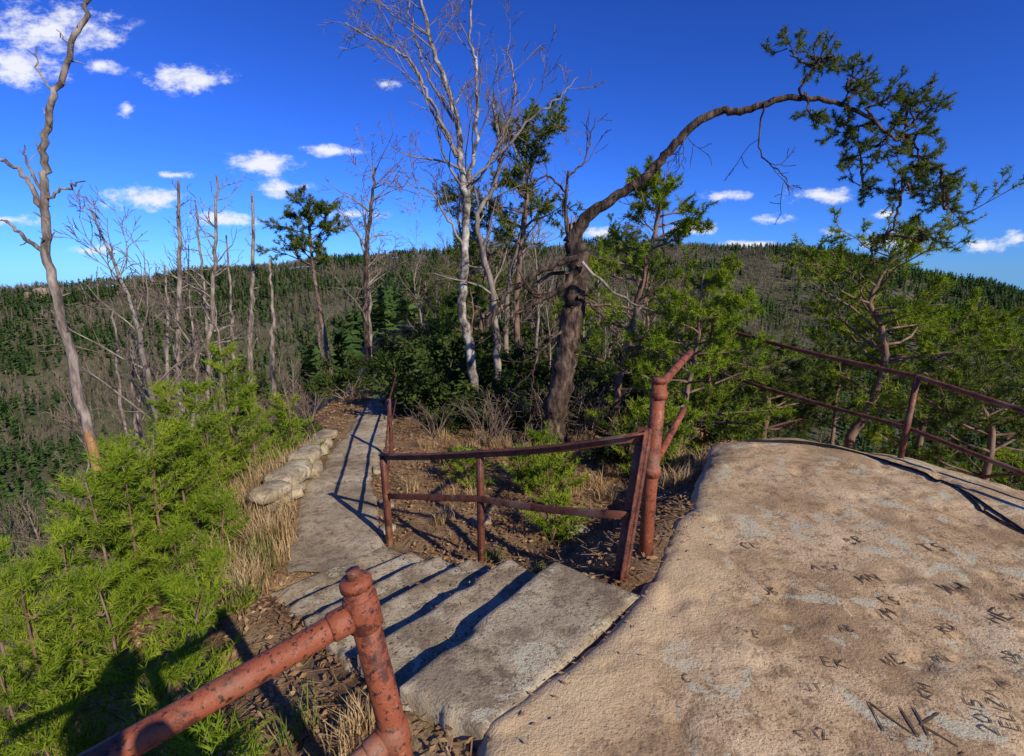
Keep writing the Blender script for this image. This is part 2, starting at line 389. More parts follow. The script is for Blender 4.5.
b=MB();b.tube(sag((.89,3.03,1.06),(1.36,3.86,1.14),6,.0),.026,10,'rust_pipe',True);b.obj('broken_top_rail',True,g)
b=MB();b.tube(sag((.88,3.03,.53),(1.31,3.77,.71),6,.0),.024,10,'rust_pipe',True);b.obj('broken_lower_rail',True,g)
g=empty('rusty_pipe_railing')
top=np.array([-.368,1.075,1.05]);bot=np.array([-.15,1.10,-.35]);ax_=(bot-top)/np.linalg.norm(bot-top)
b=MB();b.tube([top,top+ax_*.4,top+ax_*.8,bot],.034,24,'rust_pipe',True)
b.tube([top+ax_*.045,top+ax_*.05,top+ax_*.125,top+ax_*.13],[.036,.041,.041,.036],24,'rust_pipe',True)
b.tube([top-ax_*.004,top+ax_*.006,top+ax_*.02],[.033,.038,.038],24,'rust_pipe',True)
b.tube([top-ax_*.024,top-ax_*.003],.018,6,'rust_iron',True)
b.tube([top+ax_*.41,top+ax_*.415,top+ax_*.475,top+ax_*.48],[.035,.040,.040,.035],24,'rust_pipe',True);b.obj('post',True,g)
b=MB();p=top+ax_*.085;q=np.array([-1.25,.47,.74])
b.tube(sag(p,q,12,.004),.029,20,'rust_pipe',True);dd=(q-p)/np.linalg.norm(q-p)
b.tube([p+dd*.03,p+dd*.034,p+dd*.075,p+dd*.08],[.03,.034,.034,.03],20,'rust_pipe',True);b.obj('top_rail',True,g)
b=MB();p=top+ax_*.445;q=np.array([-1.15,.45,.30]);b.tube(sag(p,q,12,.003),.027,20,'rust_pipe',True);dd=(q-p)/np.linalg.norm(q-p)
b.tube([p+dd*.03,p+dd*.034,p+dd*.07,p+dd*.075],[.028,.033,.033,.028],20,'rust_pipe',True);b.obj('lower_rail',True,g)
g=empty('cliff_edge_railing')
P0,P1,P2,P3=(2.75,7.0,1.0),(3.70,4.57,.80),(4.10,3.35,.62),(4.75,1.3,.40)
b=MB();b.tube([(3.60,4.50,-.2),(3.70,4.57,.82)],.026,12,'rust_iron',True);b.obj('post',True,g)
b=MB();b.tube([(4.75,1.3,-.5),(4.75,1.3,.45)],.026,12,'rust_iron',True);b.obj('far_post',True,g)
b=MB();b.tube([(2.77,7.0,-1.6),(2.75,7.0,1.03)],.024,12,'rust_iron',True);b.obj('end_post',True,g)
b=MB();b.tube(np.vstack([sag(P0,P1,8,.03),sag(P1,P2,6,0)[1:],sag(P2,P3,6,0)[1:]]),.024,12,'rust_iron',True);b.obj('top_rail',True,g)
P0,P1,P2,P3=(2.77,6.95,.38),(3.67,4.56,.32),(4.05,3.35,.18),(4.75,1.3,-.02)
b=MB();b.tube(np.vstack([sag(P0,P1,8,.02),sag(P1,P2,6,0)[1:],sag(P2,P3,6,0)[1:]]),.021,12,'rust_iron',True);b.obj('lower_rail',True,g)
# cable
def smooth(P,n_=8,jit=0,r=None):
    P=np.array(P,float);Q=np.vstack([2*P[0]-P[1],P,2*P[-1]-P[-2]]);out=[]
    for i in range(1,len(Q)-2):
        for t in np.linspace(0,1,n_,endpoint=False):
            out.append(.5*((2*Q[i])+(-Q[i-1]+Q[i+1])*t+(2*Q[i-1]-5*Q[i]+4*Q[i+1]-Q[i+2])*t*t+(-Q[i-1]+3*Q[i]-3*Q[i+1]+Q[i+2])*t**3))
    out.append(Q[-2]);out=np.array(out)
    if jit:out[1:-1]+=rng.normal(0,jit,(len(out)-2,3))
    return out
b=MB()
for off in (0,.07):
    C=smooth([(2.42,5.1-off,0),(2.95,4.95-off*1.5,0),(3.3,4.55,0),(3.5,4.25-off,0),(3.55,3.8,0),(3.5-off,3.4,0),(3.45,3.0,0),(3.6,2.6,0)],14)
    C[:,2]=[rz(*c[:2])+.010 for c in C];b.tube(C,.008,8,'cable')
b.obj('black_cable',True)
# carvings
F={'N':[[(0,0),(0,1),(.7,0),(.7,1)]],'K':[[(0,0),(0,1)],[(.65,1),(0,.45),(.65,0)]],'E':[[(.6,1),(0,1),(0,0),(.6,0)],[(0,.5),(.5,.5)]],'H':[[(0,0),(0,1)],[(.6,0),(.6,1)],[(0,.5),(.6,.5)]],
'M':[[(0,0),(0,1),(.35,.4),(.7,1),(.7,0)]],'C':[[(.6,.85),(.3,1),(0,.7),(0,.3),(.3,0),(.6,.15)]],'L':[[(0,1),(0,0),(.5,0)]],'S':[[(.6,.85),(.3,1),(0,.78),(.55,.3),(.3,0),(0,.15)]],'I':[[(0,0),(0,1)]],
'Z':[[(0,1),(.6,1),(0,0),(.6,0)]],'A':[[(0,0),(.35,1),(.7,0)],[(.15,.4),(.55,.4)]],'2':[[(0,.8),(.3,1),(.6,.75),(0,0),(.6,0)]],'0':[[(.3,1),(0,.6),(.1,.1),(.4,0),(.6,.5),(.3,1)]],'1':[[(.1,0),(.1,1)]],'5':[[(.6,1),(.05,1),(0,.55),(.5,.5),(.5,.1),(0,0)]],
'+':[[(0,.5),(.5,.5)],[(.25,.25),(.25,.75)]],'T':[[(0,1),(.7,1)],[(.35,1),(.35,0)]],'W':[[(0,1),(.2,0),(.4,.7),(.6,0),(.8,1)]],'J':[[(.5,1),(.5,.2),(.25,0),(0,.2)]],'R':[[(0,0),(0,1),(.5,.85),(.5,.6),(0,.5),(.6,0)]],'B':[[(0,0),(0,1),(.5,.8),(0,.5),(.55,.25),(0,0)]],'D':[[(0,0),(0,1),(.5,.7),(.5,.3),(0,0)]]}
b=MB()
def carve(txt,x,y,h,ang,wd):
    ca,sa=math.cos(ang),math.sin(ang);cx=0
    for ch in txt:
        if ch==' ':cx+=.6;continue
        wmax=0
        for pl in F[ch]:
            P=np.array(pl,float);wmax=max(wmax,P[:,0].max());P=P+rng.normal(0,.04,P.shape)
            Q=[]
            for i in range(len(P)-1):
                for t in np.linspace(0,1,max(3,int(h/.02)),endpoint=False):Q.append(P[i]*(1-t)+P[i+1]*t)
            Q.append(P[-1]);Q=np.array(Q);Q[:,0]+=cx;Q*=h
            W=np.stack([x+Q[:,0]*ca-Q[:,1]*sa,y+Q[:,0]*sa+Q[:,1]*ca],-1)
            t=np.gradient(W,axis=0);t/=np.linalg.norm(t,axis=1)[:,None]+1e-9;nn=np.stack([-t[:,1],t[:,0]],-1)
            ww=wd*(.5+.7*rng.random((len(W),1)));ww[0]*=.3;ww[-1]*=.3
            A=W+nn*ww/2;B=W-nn*ww/2
            za=rock_z(A[:,0],A[:,1])[0]+.004;zb=rock_z(B[:,0],B[:,1])[0]+.004
            V=np.empty((2*len(W),3));V[0::2]=np.c_[A,za];V[1::2]=np.c_[B,zb]
            i=np.arange(len(W)-1)*2;b.add(V,np.stack([i,i+1,i+3,i+2],-1),None,'carve')
        cx+=wmax+.3
carve('NK',1.45,1.66,.15,-.25,.010)
for t,x,y,h,a,wd in [('EK',1.42,1.99,.06,-.2,.007),('ELIZA',1.98,1.66,.055,1.2,.006),('2015',1.88,1.64,.06,1.2,.006),('MC',1.72,1.98,.06,.4,.007),('ML',1.95,2.0,.05,.2,.006),('JM',1.90,2.3,.07,.3,.009),('ES',2.0,2.42,.06,.1,.008),('T+R',1.1,2.2,.045,-.3,.005),('DB',2.3,2.0,.06,.7,.007),('WH',2.4,2.5,.09,.2,.011),('A+J',1.8,2.75,.06,-.1,.008),('S 12',1.1,1.62,.05,.1,.005),('C',.75,1.9,.05,0,.005),('BR',2.2,3.0,.08,.3,.011),('HM',2.55,1.75,.08,1.0,.008),('LE',1.65,1.5,.05,.5,.006),('KM',1.75,1.80,.05,.9,.006),('A',2.1,1.85,.06,.3,.006),('JB',1.4,2.5,.06,.2,.008),('TS',2.6,2.9,.09,.1,.012),('CL',1.5,3.0,.07,.0,.009),('RD',2.15,2.2,.06,.5,.008),('MN',2.0,2.6,.07,.2,.009),('AB',1.62,2.2,.05,.1,.007),('HE',2.45,2.25,.08,.4,.010),('DL',2.75,2.4,.09,.3,.012),('JT',1.25,1.85,.05,-.1,.006)]:
    carve(t,x,y,h,a,wd)
b.obj('carved_initials')
# ------------------------------------------------------------ trees
def unit(v):return v/(np.linalg.norm(v)+1e-9)
def branch(mb,p,d,L,r,lvl,C,tips):
    n_=C['seg'][lvl];pts=[np.array(p,float)];d=unit(np.array(d,float));st_=L/n_
    for i in range(n_):
        d=unit(d+rng.normal(0,C['wob'],3)+np.array([0,0,C['up'][lvl]]));pts.append(pts[-1]+d*st_)
    pts=np.array(pts);tt=np.linspace(0,1,n_+1)
    mb.tube(pts,np.maximum(r*(1-.72*tt),C.get('rmin',.003)),C['sides'][lvl],C['mat'] if lvl<C.get('tl',2) else C.get('twig',C['mat']))
    if lvl<len(C['kids']):
        for k in range(C['kids'][lvl]):
            t=C.get('t0',.25)+(1-C.get('t0',.25))*(k+rng.random())/C['kids'][lvl]
            f_=t*n_;i=min(int(f_),n_-1);q=pts[i]+(pts[i+1]-pts[i])*(f_-i);tg=unit(pts[i+1]-pts[i])
            s_=unit(np.cross(tg,rng.normal(size=3)));an=C['ang']*(.7+.6*rng.random())
            branch(mb,q,tg*math.cos(an)+s_*math.sin(an),L*C['ratio']*(.6+.7*rng.random())*(1.15-.55*t),r*(1-.72*t)*.6,lvl+1,C,tips)
    if lvl>=len(C['kids'])-1:tips.append((pts[-1],unit(pts[-1]-pts[-2])));tips.append((pts[n_//2],unit(pts[n_//2]-pts[0])))
BARE=dict(seg=[4,4,3],kids=[5,4],sides=[4,3,3],wob=.16,up=[.05,.04,.02],ang=.75,ratio=.5,mat='bark_grey',twig='bark_twig',tl=1,rmin=.0035)
def along(mb,P,r0,r1,n_,L,C,t0=0.2,tips=None,mat='bark_grey',sides=8,bias=None):
    P=np.array(P);tt=np.linspace(0,1,len(P));mb.tube(P,r0+(r1-r0)*tt,sides,mat)
    tips=[] if tips is None else tips
    for k in range(n_):
        t=t0+(1-t0)*(k+rng.random())/n_;i=min(int(t*(len(P)-1)),len(P)-2);tg=unit(P[i+1]-P[i])
        s_=unit(np.cross(tg,rng.normal(size=3)));an=.5+.6*rng.random()
        d=tg*math.cos(an)+s_*math.sin(an)
        if bias is not None:d=unit(d+np.array(bias))
        branch(mb,P[i],d,L*(.5+rng.random())*(1.1-.5*t),(r0+(r1-r0)*t)*.45,0,C,tips)
    return tips
def XZ(s,y):
    l=[tuple(map(float,a.split(','))) for a in s.split()]
    return [(a[0]/100,y if len(a)<3 else a[2],a[1]/100) for a in l]
def tufts(mb,tips,L,n_,nl,w_,mat,spread=.9):
    if tips:mb.needles([t[0]-t[1]*L*.5 for t in tips],[t[1] for t in tips],L,n_,nl,w_,mat,spread)
# arched pine
b=MB()
tr=smooth([(.56,7,-1.4),(.59,7,-.64),(.65,7,-.05),(.75,7,.67),(.86,7,1.35),(.87,7,1.85),(.80,7,2.24)],10,.016)
b.tube(tr,np.interp(np.linspace(0,1,len(tr)),[0,.25,.9,1],[.23,.165,.145,.10])*(1+.06*rng.normal(size=len(tr))),14,'bark_dark')
for k in range(9):
    a=k*.7;b.tube([(.82+.07*math.cos(a),7+.07*math.sin(a),2.05),(.81+.08*math.cos(a),7+.08*math.sin(a),2.25+.22*rng.random())],[.035,.004],5,'raw_wood' if k%3 else 'dead_wood')
arch=np.array([(.79,7.,2.12),(1.0,6.9,2.44),(1.36,6.8,2.68),(1.64,6.7,2.86),(1.88,6.6,3.14),(2.09,6.5,3.38),(2.34,6.4,3.52),(2.64,6.3,3.52),(2.97,6.2,3.60),(3.25,6.1,3.59),(3.53,6,3.50),(3.87,6,3.36),(4.18,6,3.14)])
ap=smooth(arch,6,.010);b.tube(ap,np.interp(np.linspace(0,1,len(ap)),[0,.15,.55,1],[.10,.060,.042,.012]),10,'bark_dark')
TW=dict(seg=[5,3,3],kids=[4,2],sides=[4,3,3],wob=.22,up=[0,.03,.02],ang=.8,ratio=.45,mat='bark_dark',tl=9,rmin=.004)
TB=dict(TW,kids=[3],seg=[5,3])
blobs=[(3.07,6.3,4.13),(3.26,6,3.93),(3.45,6.1,4.0),(3.78,6.2,3.80),(4.0,5.9,3.46),(4.25,6,3.5),(4.5,6.1,3.45),(4.02,6,3.09),(4.34,5.8,2.84),(4.32,6,2.57),(4.75,5.9,2.44),(4.34,6.1,2.14),(4.95,6.1,2.5),(3.85,6.3,3.31),(4.04,6.2,2.70),(3.16,5.9,3.36),(4.22,6.1,1.80),(4.6,6,2.19),(3.6,6,3.62),(4.55,6,2.95),(4.75,6,2.75),(3.9,6.1,2.95),(4.4,6,3.2),(4.15,6,3.3),(3.6,6.1,3.3),(4.5,6.1,2.6)]
nodes=[a for a in ap[len(ap)*5//8:]]
for c in sorted(blobs,key=lambda q:np.linalg.norm(np.array(q)-np.array([3.5,6,3.5]))):
    c=np.array(c);j=min(nodes,key=lambda q:np.linalg.norm(q-c));nodes.append(c)
    mid=(j+c)/2+rng.normal(0,.07,3);b.tube(smooth([j,mid,c],6,.01),np.linspace(.018,.009,13),5,'bark_dark')
    tips=[]
    for k in range(6):
        branch(b,c+rng.normal(0,.02,3)-(c-mid)*.5*rng.random(),unit((c-j))*.6+rng.normal(0,.8,3),.15+.17*rng.random(),.007,0,TB,tips)
    tufts(b,tips,.05,32,.05,.0040,'needle_olive',1.2)
for s_,y,r in (('80,235 73,223 70,264 72,300',7,.04),('72,292 92,310 98,337 104,360',6.9,.015),('71,275 47,295 27,288 15,305',7.1,.016),('280,356 280,307 311,281 319,259',6.2,.012),('209,340 203,322 206,300',6.5,.01),('150,278 165,255 160,235',6.7,.012)):
    along(b,smooth(XZ(s_,y),7,.008),r,r*.3,5,.4,TB,mat='bark_dark',sides=6)
for s_,y,r,m_ in (('84,190 42,177 10,156 -15,137 -25,105 -11,76',6.7,.045,'bark_dark'),('86,180 60,150 20,128 -5,108 -12,90',6.7,.05,'bark_dark'),('86,170 50,168 10,140 -20,118 -40,112',6.9,.03,'bark_dark'),('88,185 126,149 174,125 210,121',6.6,.022,'dead_wood'),('86,140 110,125 140,90 150,60',6.8,.025,'bark_dark'),('80,100 50,80 30,40 28,10',6.9,.025,'bark_dark')):
    along(b,smooth(XZ(s_,y),6,.014),r,r*.3,5,.5,TB,mat=m_,sides=7)
b.obj('arched_pine_tree',True)
# birch
b=MB();BI=dict(BARE,mat='bark_grey',kids=[5,4],ang=.65,up=[.08,.05,.03])
along(b,smooth(XZ('-59,-150 -59,-100 -65,-43 -70,43 -82,110 -77,190 -73,260 -78,327 -82,383 -96,442 -116,495 -130,548 -139,610',8.5),5,.014),.095,.02,14,1.2,BI,.45,mat='bark_birch',sides=12)
for s_,y,r,n_ in (('-75,237 -66,314 -56,390 -53,465 -64,521 -55,589',8.6,.040,10),('-83,340 -107,394 -127,432 -145,468 -177,490 -209,504 -238,520',8.2,.03,9),('-73,297 -34,344 -11,390 4,451 -6,511',8.7,.028,8),('-77,211 -104,258 -127,293 -164,306',8.3,.022,7),('-78,300 -20,350 30,400 70,430 100,460',8.5,.024,6),('-90,400 -130,470 -150,540 -160,600',8.6,.022,7)):
    along(b,smooth(XZ(s_,y),6,.018),r,r*.3,n_,.9,BI,.15,mat='bark_birch' if r>.035 else 'bark_grey',sides=8)
b.obj('birch_tree',True)
b=MB()
along(b,smooth(XZ('-34,-150 -36,-97 -26,-15 -28,73 -34,143 -50,207 -56,264 -28,310 -20,370 -30,430',8.8),6,.014),.08,.02,14,1.0,BI,.4,mat='bark_grey',sides=10)
b.obj('bare_tree',True)
# left dead tree
b=MB();SD=dict(TB,mat='dead_wood',kids=[0],seg=[4])
ld=smooth(XZ('-460,-350 -470,-129 -476,-77 -487,31 -493,132 -494,201 -484,252 -478,295 -458,346 -433,387 -413,425 -400,456',5.6),7,.014)
along(b,ld,.062,.016,22,.13,SD,.3,mat='dead_wood',sides=10)
b.tube(smooth([(-4.745,5.54,-.75),(-4.775,5.54,-.3),(-4.82,5.55,-.02)],5,.003),[.02,.045,.052,.053,.053,.05,.05,.046,.04,.03,.01],8,'raw_wood')
for s_,r,n_ in (('-492,240 -502,268 -524,287 -545,300',.027,4),('-494,195 -511,205 -528,222 -536,226',.026,2),('-486,248 -463,258 -441,265',.018,2),('-484,250 -499,286 -497,300',.016,2),('-458,346 -470,370 -468,390',.012,2),('-433,387 -445,405',.01,1)):
    along(b,smooth(XZ(s_,5.6),6,.01),r,r*.35,n_,.12,SD,.3,mat='dead_wood',sides=7)
b.obj('dead_tree',True)
def pine(name,trunk,r,crown,nb,Lb,nlen,nw,nn,mat='needle_olive',t0=.35,flat=0,bmat='bark_pine',droop=.03):
    b=MB();tips=[];P=smooth(trunk,6,.01)
    C=dict(seg=[5,3,3],kids=[6,3],sides=[4,3,3],wob=.15,up=[droop,.06,.05],ang=.7,ratio=.42,mat=bmat,tl=9,rmin=.004,t0=.3)
    n0=len(P);tt=np.linspace(0,1,n0);b.tube(P,r*(1-.8*tt),8,bmat)
    for k in range(nb):
        t=t0+(1-t0)*(k+rng.random())/nb;i=min(int(t*(n0-1)),n0-2);a=rng.random()*6.28
        L=Lb*(1.15-.8*((t-t0)/(1-t0)) if not flat else .6+.6*rng.random())*(.7+.5*rng.random())
        branch(b,P[i],(math.cos(a),math.sin(a),.15+.3*t),L,r*(1-.8*t)*.4+.006,0,C,tips)
    tufts(b,tips,nlen*1.2,nn,nlen,nw,mat,1.1)
    return b
b=pine('p',[(1.55,7.85,-1.3),(1.59,7.8,-.66),(1.69,7.7,.24),(1.83,7.6,1.17),(1.96,7.5,2.02),(2.07,7.5,2.63),(2.1,7.5,3.0)],.07,0,36,1.1,.07,.0055,20,'needle_bright',.3)
b.obj('white_pine_tree',True)
b=pine('p',[(2.25,6.6,-1.2),(2.3,6.6,.0),(2.4,6.6,.8),(2.42,6.6,1.7)],.05,0,38,1.1,.07,.005,22,'needle_bright',.12);b.obj('white_pine_tree',True)
b=pine('p',[(5.1,7.5,-2.2),(5.2,7.5,-.88),(5.34,7.5,-.49),(5.52,7.5,.13),(5.52,7.5,.59),(5.36,7.5,1.03),(5.19,7.5,1.32),(5.35,7.5,1.75),(5.4,7.5,2.0)],.08,0,30,1.2,.07,.0055,22,'needle_bright',.3,1);b.obj('virginia_pine_tree',True)
for i_,(tx,ty,h) in enumerate(((6.6,8.0,.9),(4.2,8.3,.2),(7.8,7.2,.4),(6.2,6.4,.0))):
    b=pine('p',[(tx,ty,gz(tx,ty)-.2),(tx+.1,ty,h*.4-.6),(tx-.1,ty,h)],.07,0,26,1.1,.075,.006,22,'needle_olive' if i_%2 else 'needle_bright',.3,1);b.obj('virginia_pine_tree',True)
b=pine('p',[(-.9,12.5,-1.5),(-.8,12.5,0),(-.6,12.4,1.8),(-.5,12.5,3.3)],.09,0,22,1.3,.10,.008,16,'needle_olive',.4,1);b.obj('pine_tree',True)
b=pine('p',[(-6.4,18,-3.3),(-6.52,18,-1.6),(-6.68,18,0),(-6.8,18,1.4),(-6.87,18,2.7),(-6.85,18,3.6)],.12,0,24,1.15,.11,.010,20,'needle_olive',.66,1);b.obj('flat_topped_pine_tree',True)
def snag(x0,y,z0,x1,z1,r,n_,L,mat='dead_wood',name='dead_snag'):
    b=MB();x0=float(x0);zb=gz(x0,y)-.3;xx=x0+(x0-x1)*(z0-zb)/(z1-z0)*.3
    P=smooth([(xx,y,zb),(x0,y,z0),((x0+x1)/2+.05,y,(z0+z1)/2),(x1,y,z1)],8,.025)
    along(b,P,r,r*.3,n_,L,dict(TB,mat=mat,kids=[3],rmin=.006),.35,mat=mat,sides=7);b.obj(name,True)
for a in [(-10.64,16,-1.38,-9.86,4.33,.12,20,.6),(-9.35,18,-1.41,-8.68,4.25,.13,14,.4),(-8.1,17,-1.4,-7.83,2.05,.10,4,.2),(-9.08,15,-1.18,-8.16,4.3,.10,34,1.5),(-10.3,15,-1.3,-9.93,1.88,.07,12,.5),(-9.4,17,-1.4,-9.16,2.83,.08,10,.4),(-11.4,19,-1.5,-11.2,4.15,.09,18,.8),(-10.7,14,-2,-10.47,.13,.06,9,.4),(-5.6,20,-1.5,-5.5,3.74,.10,14,.8),(-8.9,14,-2,-8.7,1.2,.06,9,.4),(-12.6,16,-2,-12.4,.8,.07,8,.4),(-7.6,13,-2,-7.5,.9,.05,9,.4)]:
    snag(*a)
b=MB();C=dict(BARE,kids=[5,3],ang=.9,up=[.02,.03,.02],rmin=.007)
tips=along(b,smooth([(-4.3,15,-2),(-4.3,15,-1),(-4.24,15,.88),(-4.09,15,2.56),(-3.9,15,3.65),(-3.77,15,4.5)],6,.02),.11,.03,26,1.5,C,.35,mat='bark_dark',sides=8)
b.obj('bare_tree',True)
# shared meshes for repeated trees
def bare_proto(H,r,ku,mat):
    b=MB();P=smooth([(0,0,-.6),(.05*H*rng.normal(),.05*H*rng.normal()*.5,H*.35),(.06*H*rng.normal(),.04*H*rng.normal(),H*.7),(.08*H*rng.normal(),.06*H*rng.normal(),H)],6,.01*H/5)
    along(b,P,r,r*.15,ku,H*.24,dict(BARE,mat=mat,kids=[5,4],seg=[4,3,2],ang=.6,up=[.1,.06,.03],rmin=.006),.25,mat=mat,sides=7,bias=(0,0,.25));return b.mesh('bare_tree')
bp=[bare_proto(6,.075,18,'bark_grey'),bare_proto(5,.06,16,'bark_grey'),bare_proto(7,.09,18,'bark_grey'),bare_proto(6.5,.07,16,'bark_dark'),bare_proto(4,.04,15,'bark_grey')]
def mpine(H,r,mat,flat,t0,Lb):
    return pine('p',[(0,0,-.6),(.03*H,0,H*.4),(.0,.02*H,H*.75),(.03*H,0,H)],r,0,24,Lb,.11,.012,13,mat,t0,flat).mesh('pine_tree')
pp=[mpine(5,.09,'needle_olive',1,.4,1.2),mpine(4,.07,'needle_dark',0,.2,1.5),mpine(6,.1,'needle_olive',1,.5,1.2),mpine(3,.05,'needle_dark',0,.1,1.2)]
def shrub_proto(R_,mat,nl,sz):
    b=MB();tips=[]
    for k in range(9):branch(b,(rng.normal(0,.06),rng.normal(0,.06),-.1),(rng.normal(0,.5),rng.normal(0,.5),1),R_,.014,0,dict(BARE,kids=[4,3],up=[.02,.02,.02],ang=.7,mat='bark_twig',ratio=.55),tips)
    if nl:
        t=np.array([q[0] for q in tips]);P=np.repeat(t,nl,0)+rng.normal(0,.06*R_,(len(t)*nl,3));b.leaves(P,sz,mat,.3,.45)
    return b.mesh('shrub')
sp=[shrub_proto(1.0,'leaf_dark',14,.085),shrub_proto(.8,'leaf_dark',12,.08),shrub_proto(1.1,'leaf_dark',0,0)]
def inst(me,name,x,y,s_,z=None,rot=None,tilt=.04):
    o=bpy.data.objects.new(name,me);COL.objects.link(o);o.location=(x,y,gz(x,y) if z is None else z);o.scale=(s_,s_,s_*(.9+.2*rng.random()))
    o.rotation_euler=(rng.normal(0,tilt),rng.normal(0,tilt),rng.random()*6.28 if rot is None else rot);return o
def pathc(y):return float(np.interp(y,PATH[:,1],PATH[:,0]))
for k in range(140):
    y=10+38*rng.random()**1.1;t=rng.random();xl_=np.interp(y,[8,16,30,60],[-2,-3.5,-6,-13]);x=xl_+t*(y*.62+3.0)
    if abs(x-pathc(y))<1.0 and y<18:continue
    if y<13 and x<-1.2:continue
    k_=.72 if (x/y>.05 and y<24) else 1
    if rng.random()<.42:inst(pp[rng.integers(4)],'pine_tree',x,y,(.58+.38*rng.random())*k_)
    else:inst(bp[rng.integers(5)],'bare_tree',x,y,(.52+.43*rng.random())*k_)
for k in range(150):
    y=5+45*rng.random();x=-(5.2+.25*y)-rng.random()*(14+y*.9)
    if y<8 and x>-8:continue
    if rng.random()<.88:inst(bp[rng.integers(5)],'bare_tree',x,y,.7+.6*rng.random(),tilt=.06)
    else:inst(pp[rng.integers(4)],'pine_tree',x,y,.5+.5*rng.random())
for k in range(46):
    y=8+40*rng.random();x=4.5+.35*y+rng.random()*(6+y*.8)
    if rng.random()<.6:inst(pp[rng.integers(4)],'pine_tree',x,y,.45+.35*rng.random())
    else:inst(bp[rng.integers(5)],'bare_tree',x,y,.45+.35*rng.random())
for x,y,s_,k in [(-1.45,9,1.25,0),(-1.0,9.4,1.1,1),(-1.8,9.8,1.0,0),(-.7,8.2,.7,1),(-.1,8.6,.8,0),(.3,8.0,.7,1),(1.1,8.2,.8,0),(1.9,8.4,.8,1),(2.6,8.2,.8,0),(-.4,10.4,1.2,0),(.8,10,1.1,1),(2.2,10,1.1,0),(3.4,9,1,1),(-1.4,11,1.2,0),(1.3,6.2,.45,1),(.1,6.9,.5,2),(-.4,7.3,.7,2),(.9,7.6,.9,2),(1.6,7.0,.7,2),(-1.2,7.6,.6,2),(2.1,6.1,.5,2),(3.0,7.4,.8,0),(-4.2,12,.7,2),(-3.9,9.5,.7,2),(-3.6,8,.6,1),(-3.6,11,.9,0),(-.7,6.4,.35,1),(-2.2,13,1.0,0),(-3.9,15,1.0,1),(-.2,7.8,.8,2),(.4,7.5,.8,2),(1.2,7.8,.9,2),(-3.0,14.2,.9,1),(-3.4,15.2,1.0,0)]:
    inst(sp[k],'evergreen_shrub' if k<2 else 'bare_shrub',x,y,s_)
for k in range(70):
    y=9+22*rng.random();x=-1.8-.12*y+rng.random()*(y*.55+2.5)
    if abs(x-pathc(y))<.8 and y<14:continue
    j=rng.integers(3);inst(sp[j],'evergreen_shrub' if j<2 else 'bare_shrub',x,y,.7+.6*rng.random())
for k in range(60):
    y=3+18*rng.random();x=-(3.6+.22*y)-rng.random()*5
    inst(sp[2],'bare_shrub',x,y,.9+.9*rng.random())
# young pines
def sapling(x,y,zt,dens=1.0,mat='needle_bright',wid=.42,nl=.06):
    b=MB();zb=gz(x,y)-.05;H=max(.5,zt-zb);P=[];D=[]
    b.tube(smooth([(x,y,zb),(x+rng.normal(0,.03),y,zb+H*.5),(x+rng.normal(0,.03),y+rng.normal(0,.03),zb+H)],5),np.linspace(.010+.006*H,.004,11),6,'bark_pine')
    h=.08*H
    while h<H:
        rem=H-h
        for k in range(5):
            a=rng.random()*6.28;L=(rem*wid+.10)*(.7+.5*rng.random());d=unit(np.array([math.cos(a),math.sin(a),.45+.5*(h/H)]))
            n_=max(3,int(L/.09));q=np.array([x,y,zb+h]);pts=[q]
            for i in range(n_):
                d=unit(d+np.array([0,0,.06])+rng.normal(0,.07,3));q=q+d*L/n_;pts.append(q)
                P.append(q-d*L/n_);D.append(d)
                if i<n_-1 or n_<5:
                    for s_ in (-1,1):
                        sd_=unit(np.cross(d,[0,0,1]))*s_;e=unit(d*.8+sd_*.8+np.array([0,0,.25])+rng.normal(0,.15,3));ll=.5*(1-i/n_)*L*.6+.05
                        m_=max(1,int(ll/.09))
                        for u in range(m_):P.append(q+e*ll*u/m_);D.append(e)
            b.tube(pts,np.linspace(.006,.003,len(pts)),4,'bark_pine')
        h+=.13+.05*rng.random()+.03*H
    P.append(np.array([x,y,zb+H-.05]));D.append(np.array([0,0,1.]))
    b.needles(P,D,.10,int(16*dens),nl,.0036 if y<4 else .0048,mat,.75)
    b.obj('young_pine_tree')
for x,y,zt in [(-3.59,6.3,.75),(-3.46,5.5,.45),(-3.23,6.0,.25),(-3.41,4.6,.25),(-3.43,4.2,.1),(-3.55,4.0,.05),(-3.4,5.0,.2),(-3.22,3.3,-.1),(-3.18,3.0,-.2),(-2.61,3.6,-.25),(-2.72,3.0,-.25),(-2.6,4.2,-.3),(-2.72,2.4,-.4),(-2.17,2.5,-.45),(-1.75,2.3,-.6),(-2.1,3.1,-.5),(-1.5,1.9,-.7),(-2.2,1.9,-.7),(-1.1,1.55,-.6),(-1.7,1.4,-.8),(-2.9,2.0,-.8),(-3.9,3.4,-.3),(-3.9,4.8,.1),(-3.0,6.6,.1),(-4.1,5.9,.4),(-1.9,2.75,-.55),(-2.4,2.2,-.6)]:
    sapling(x,y,zt)
for x,y,zt in [(.32,5.6,-.12),(.55,5.4,-.2),(.10,5.3,-.35),(.35,5.0,-.42),(.34,4.2,-.25),(1.5,5.9,.1),(1.8,5.6,.2),(-.5,5.6,-.3)]:
    sapling(x,y,zt,.9,'needle_bright',.5)
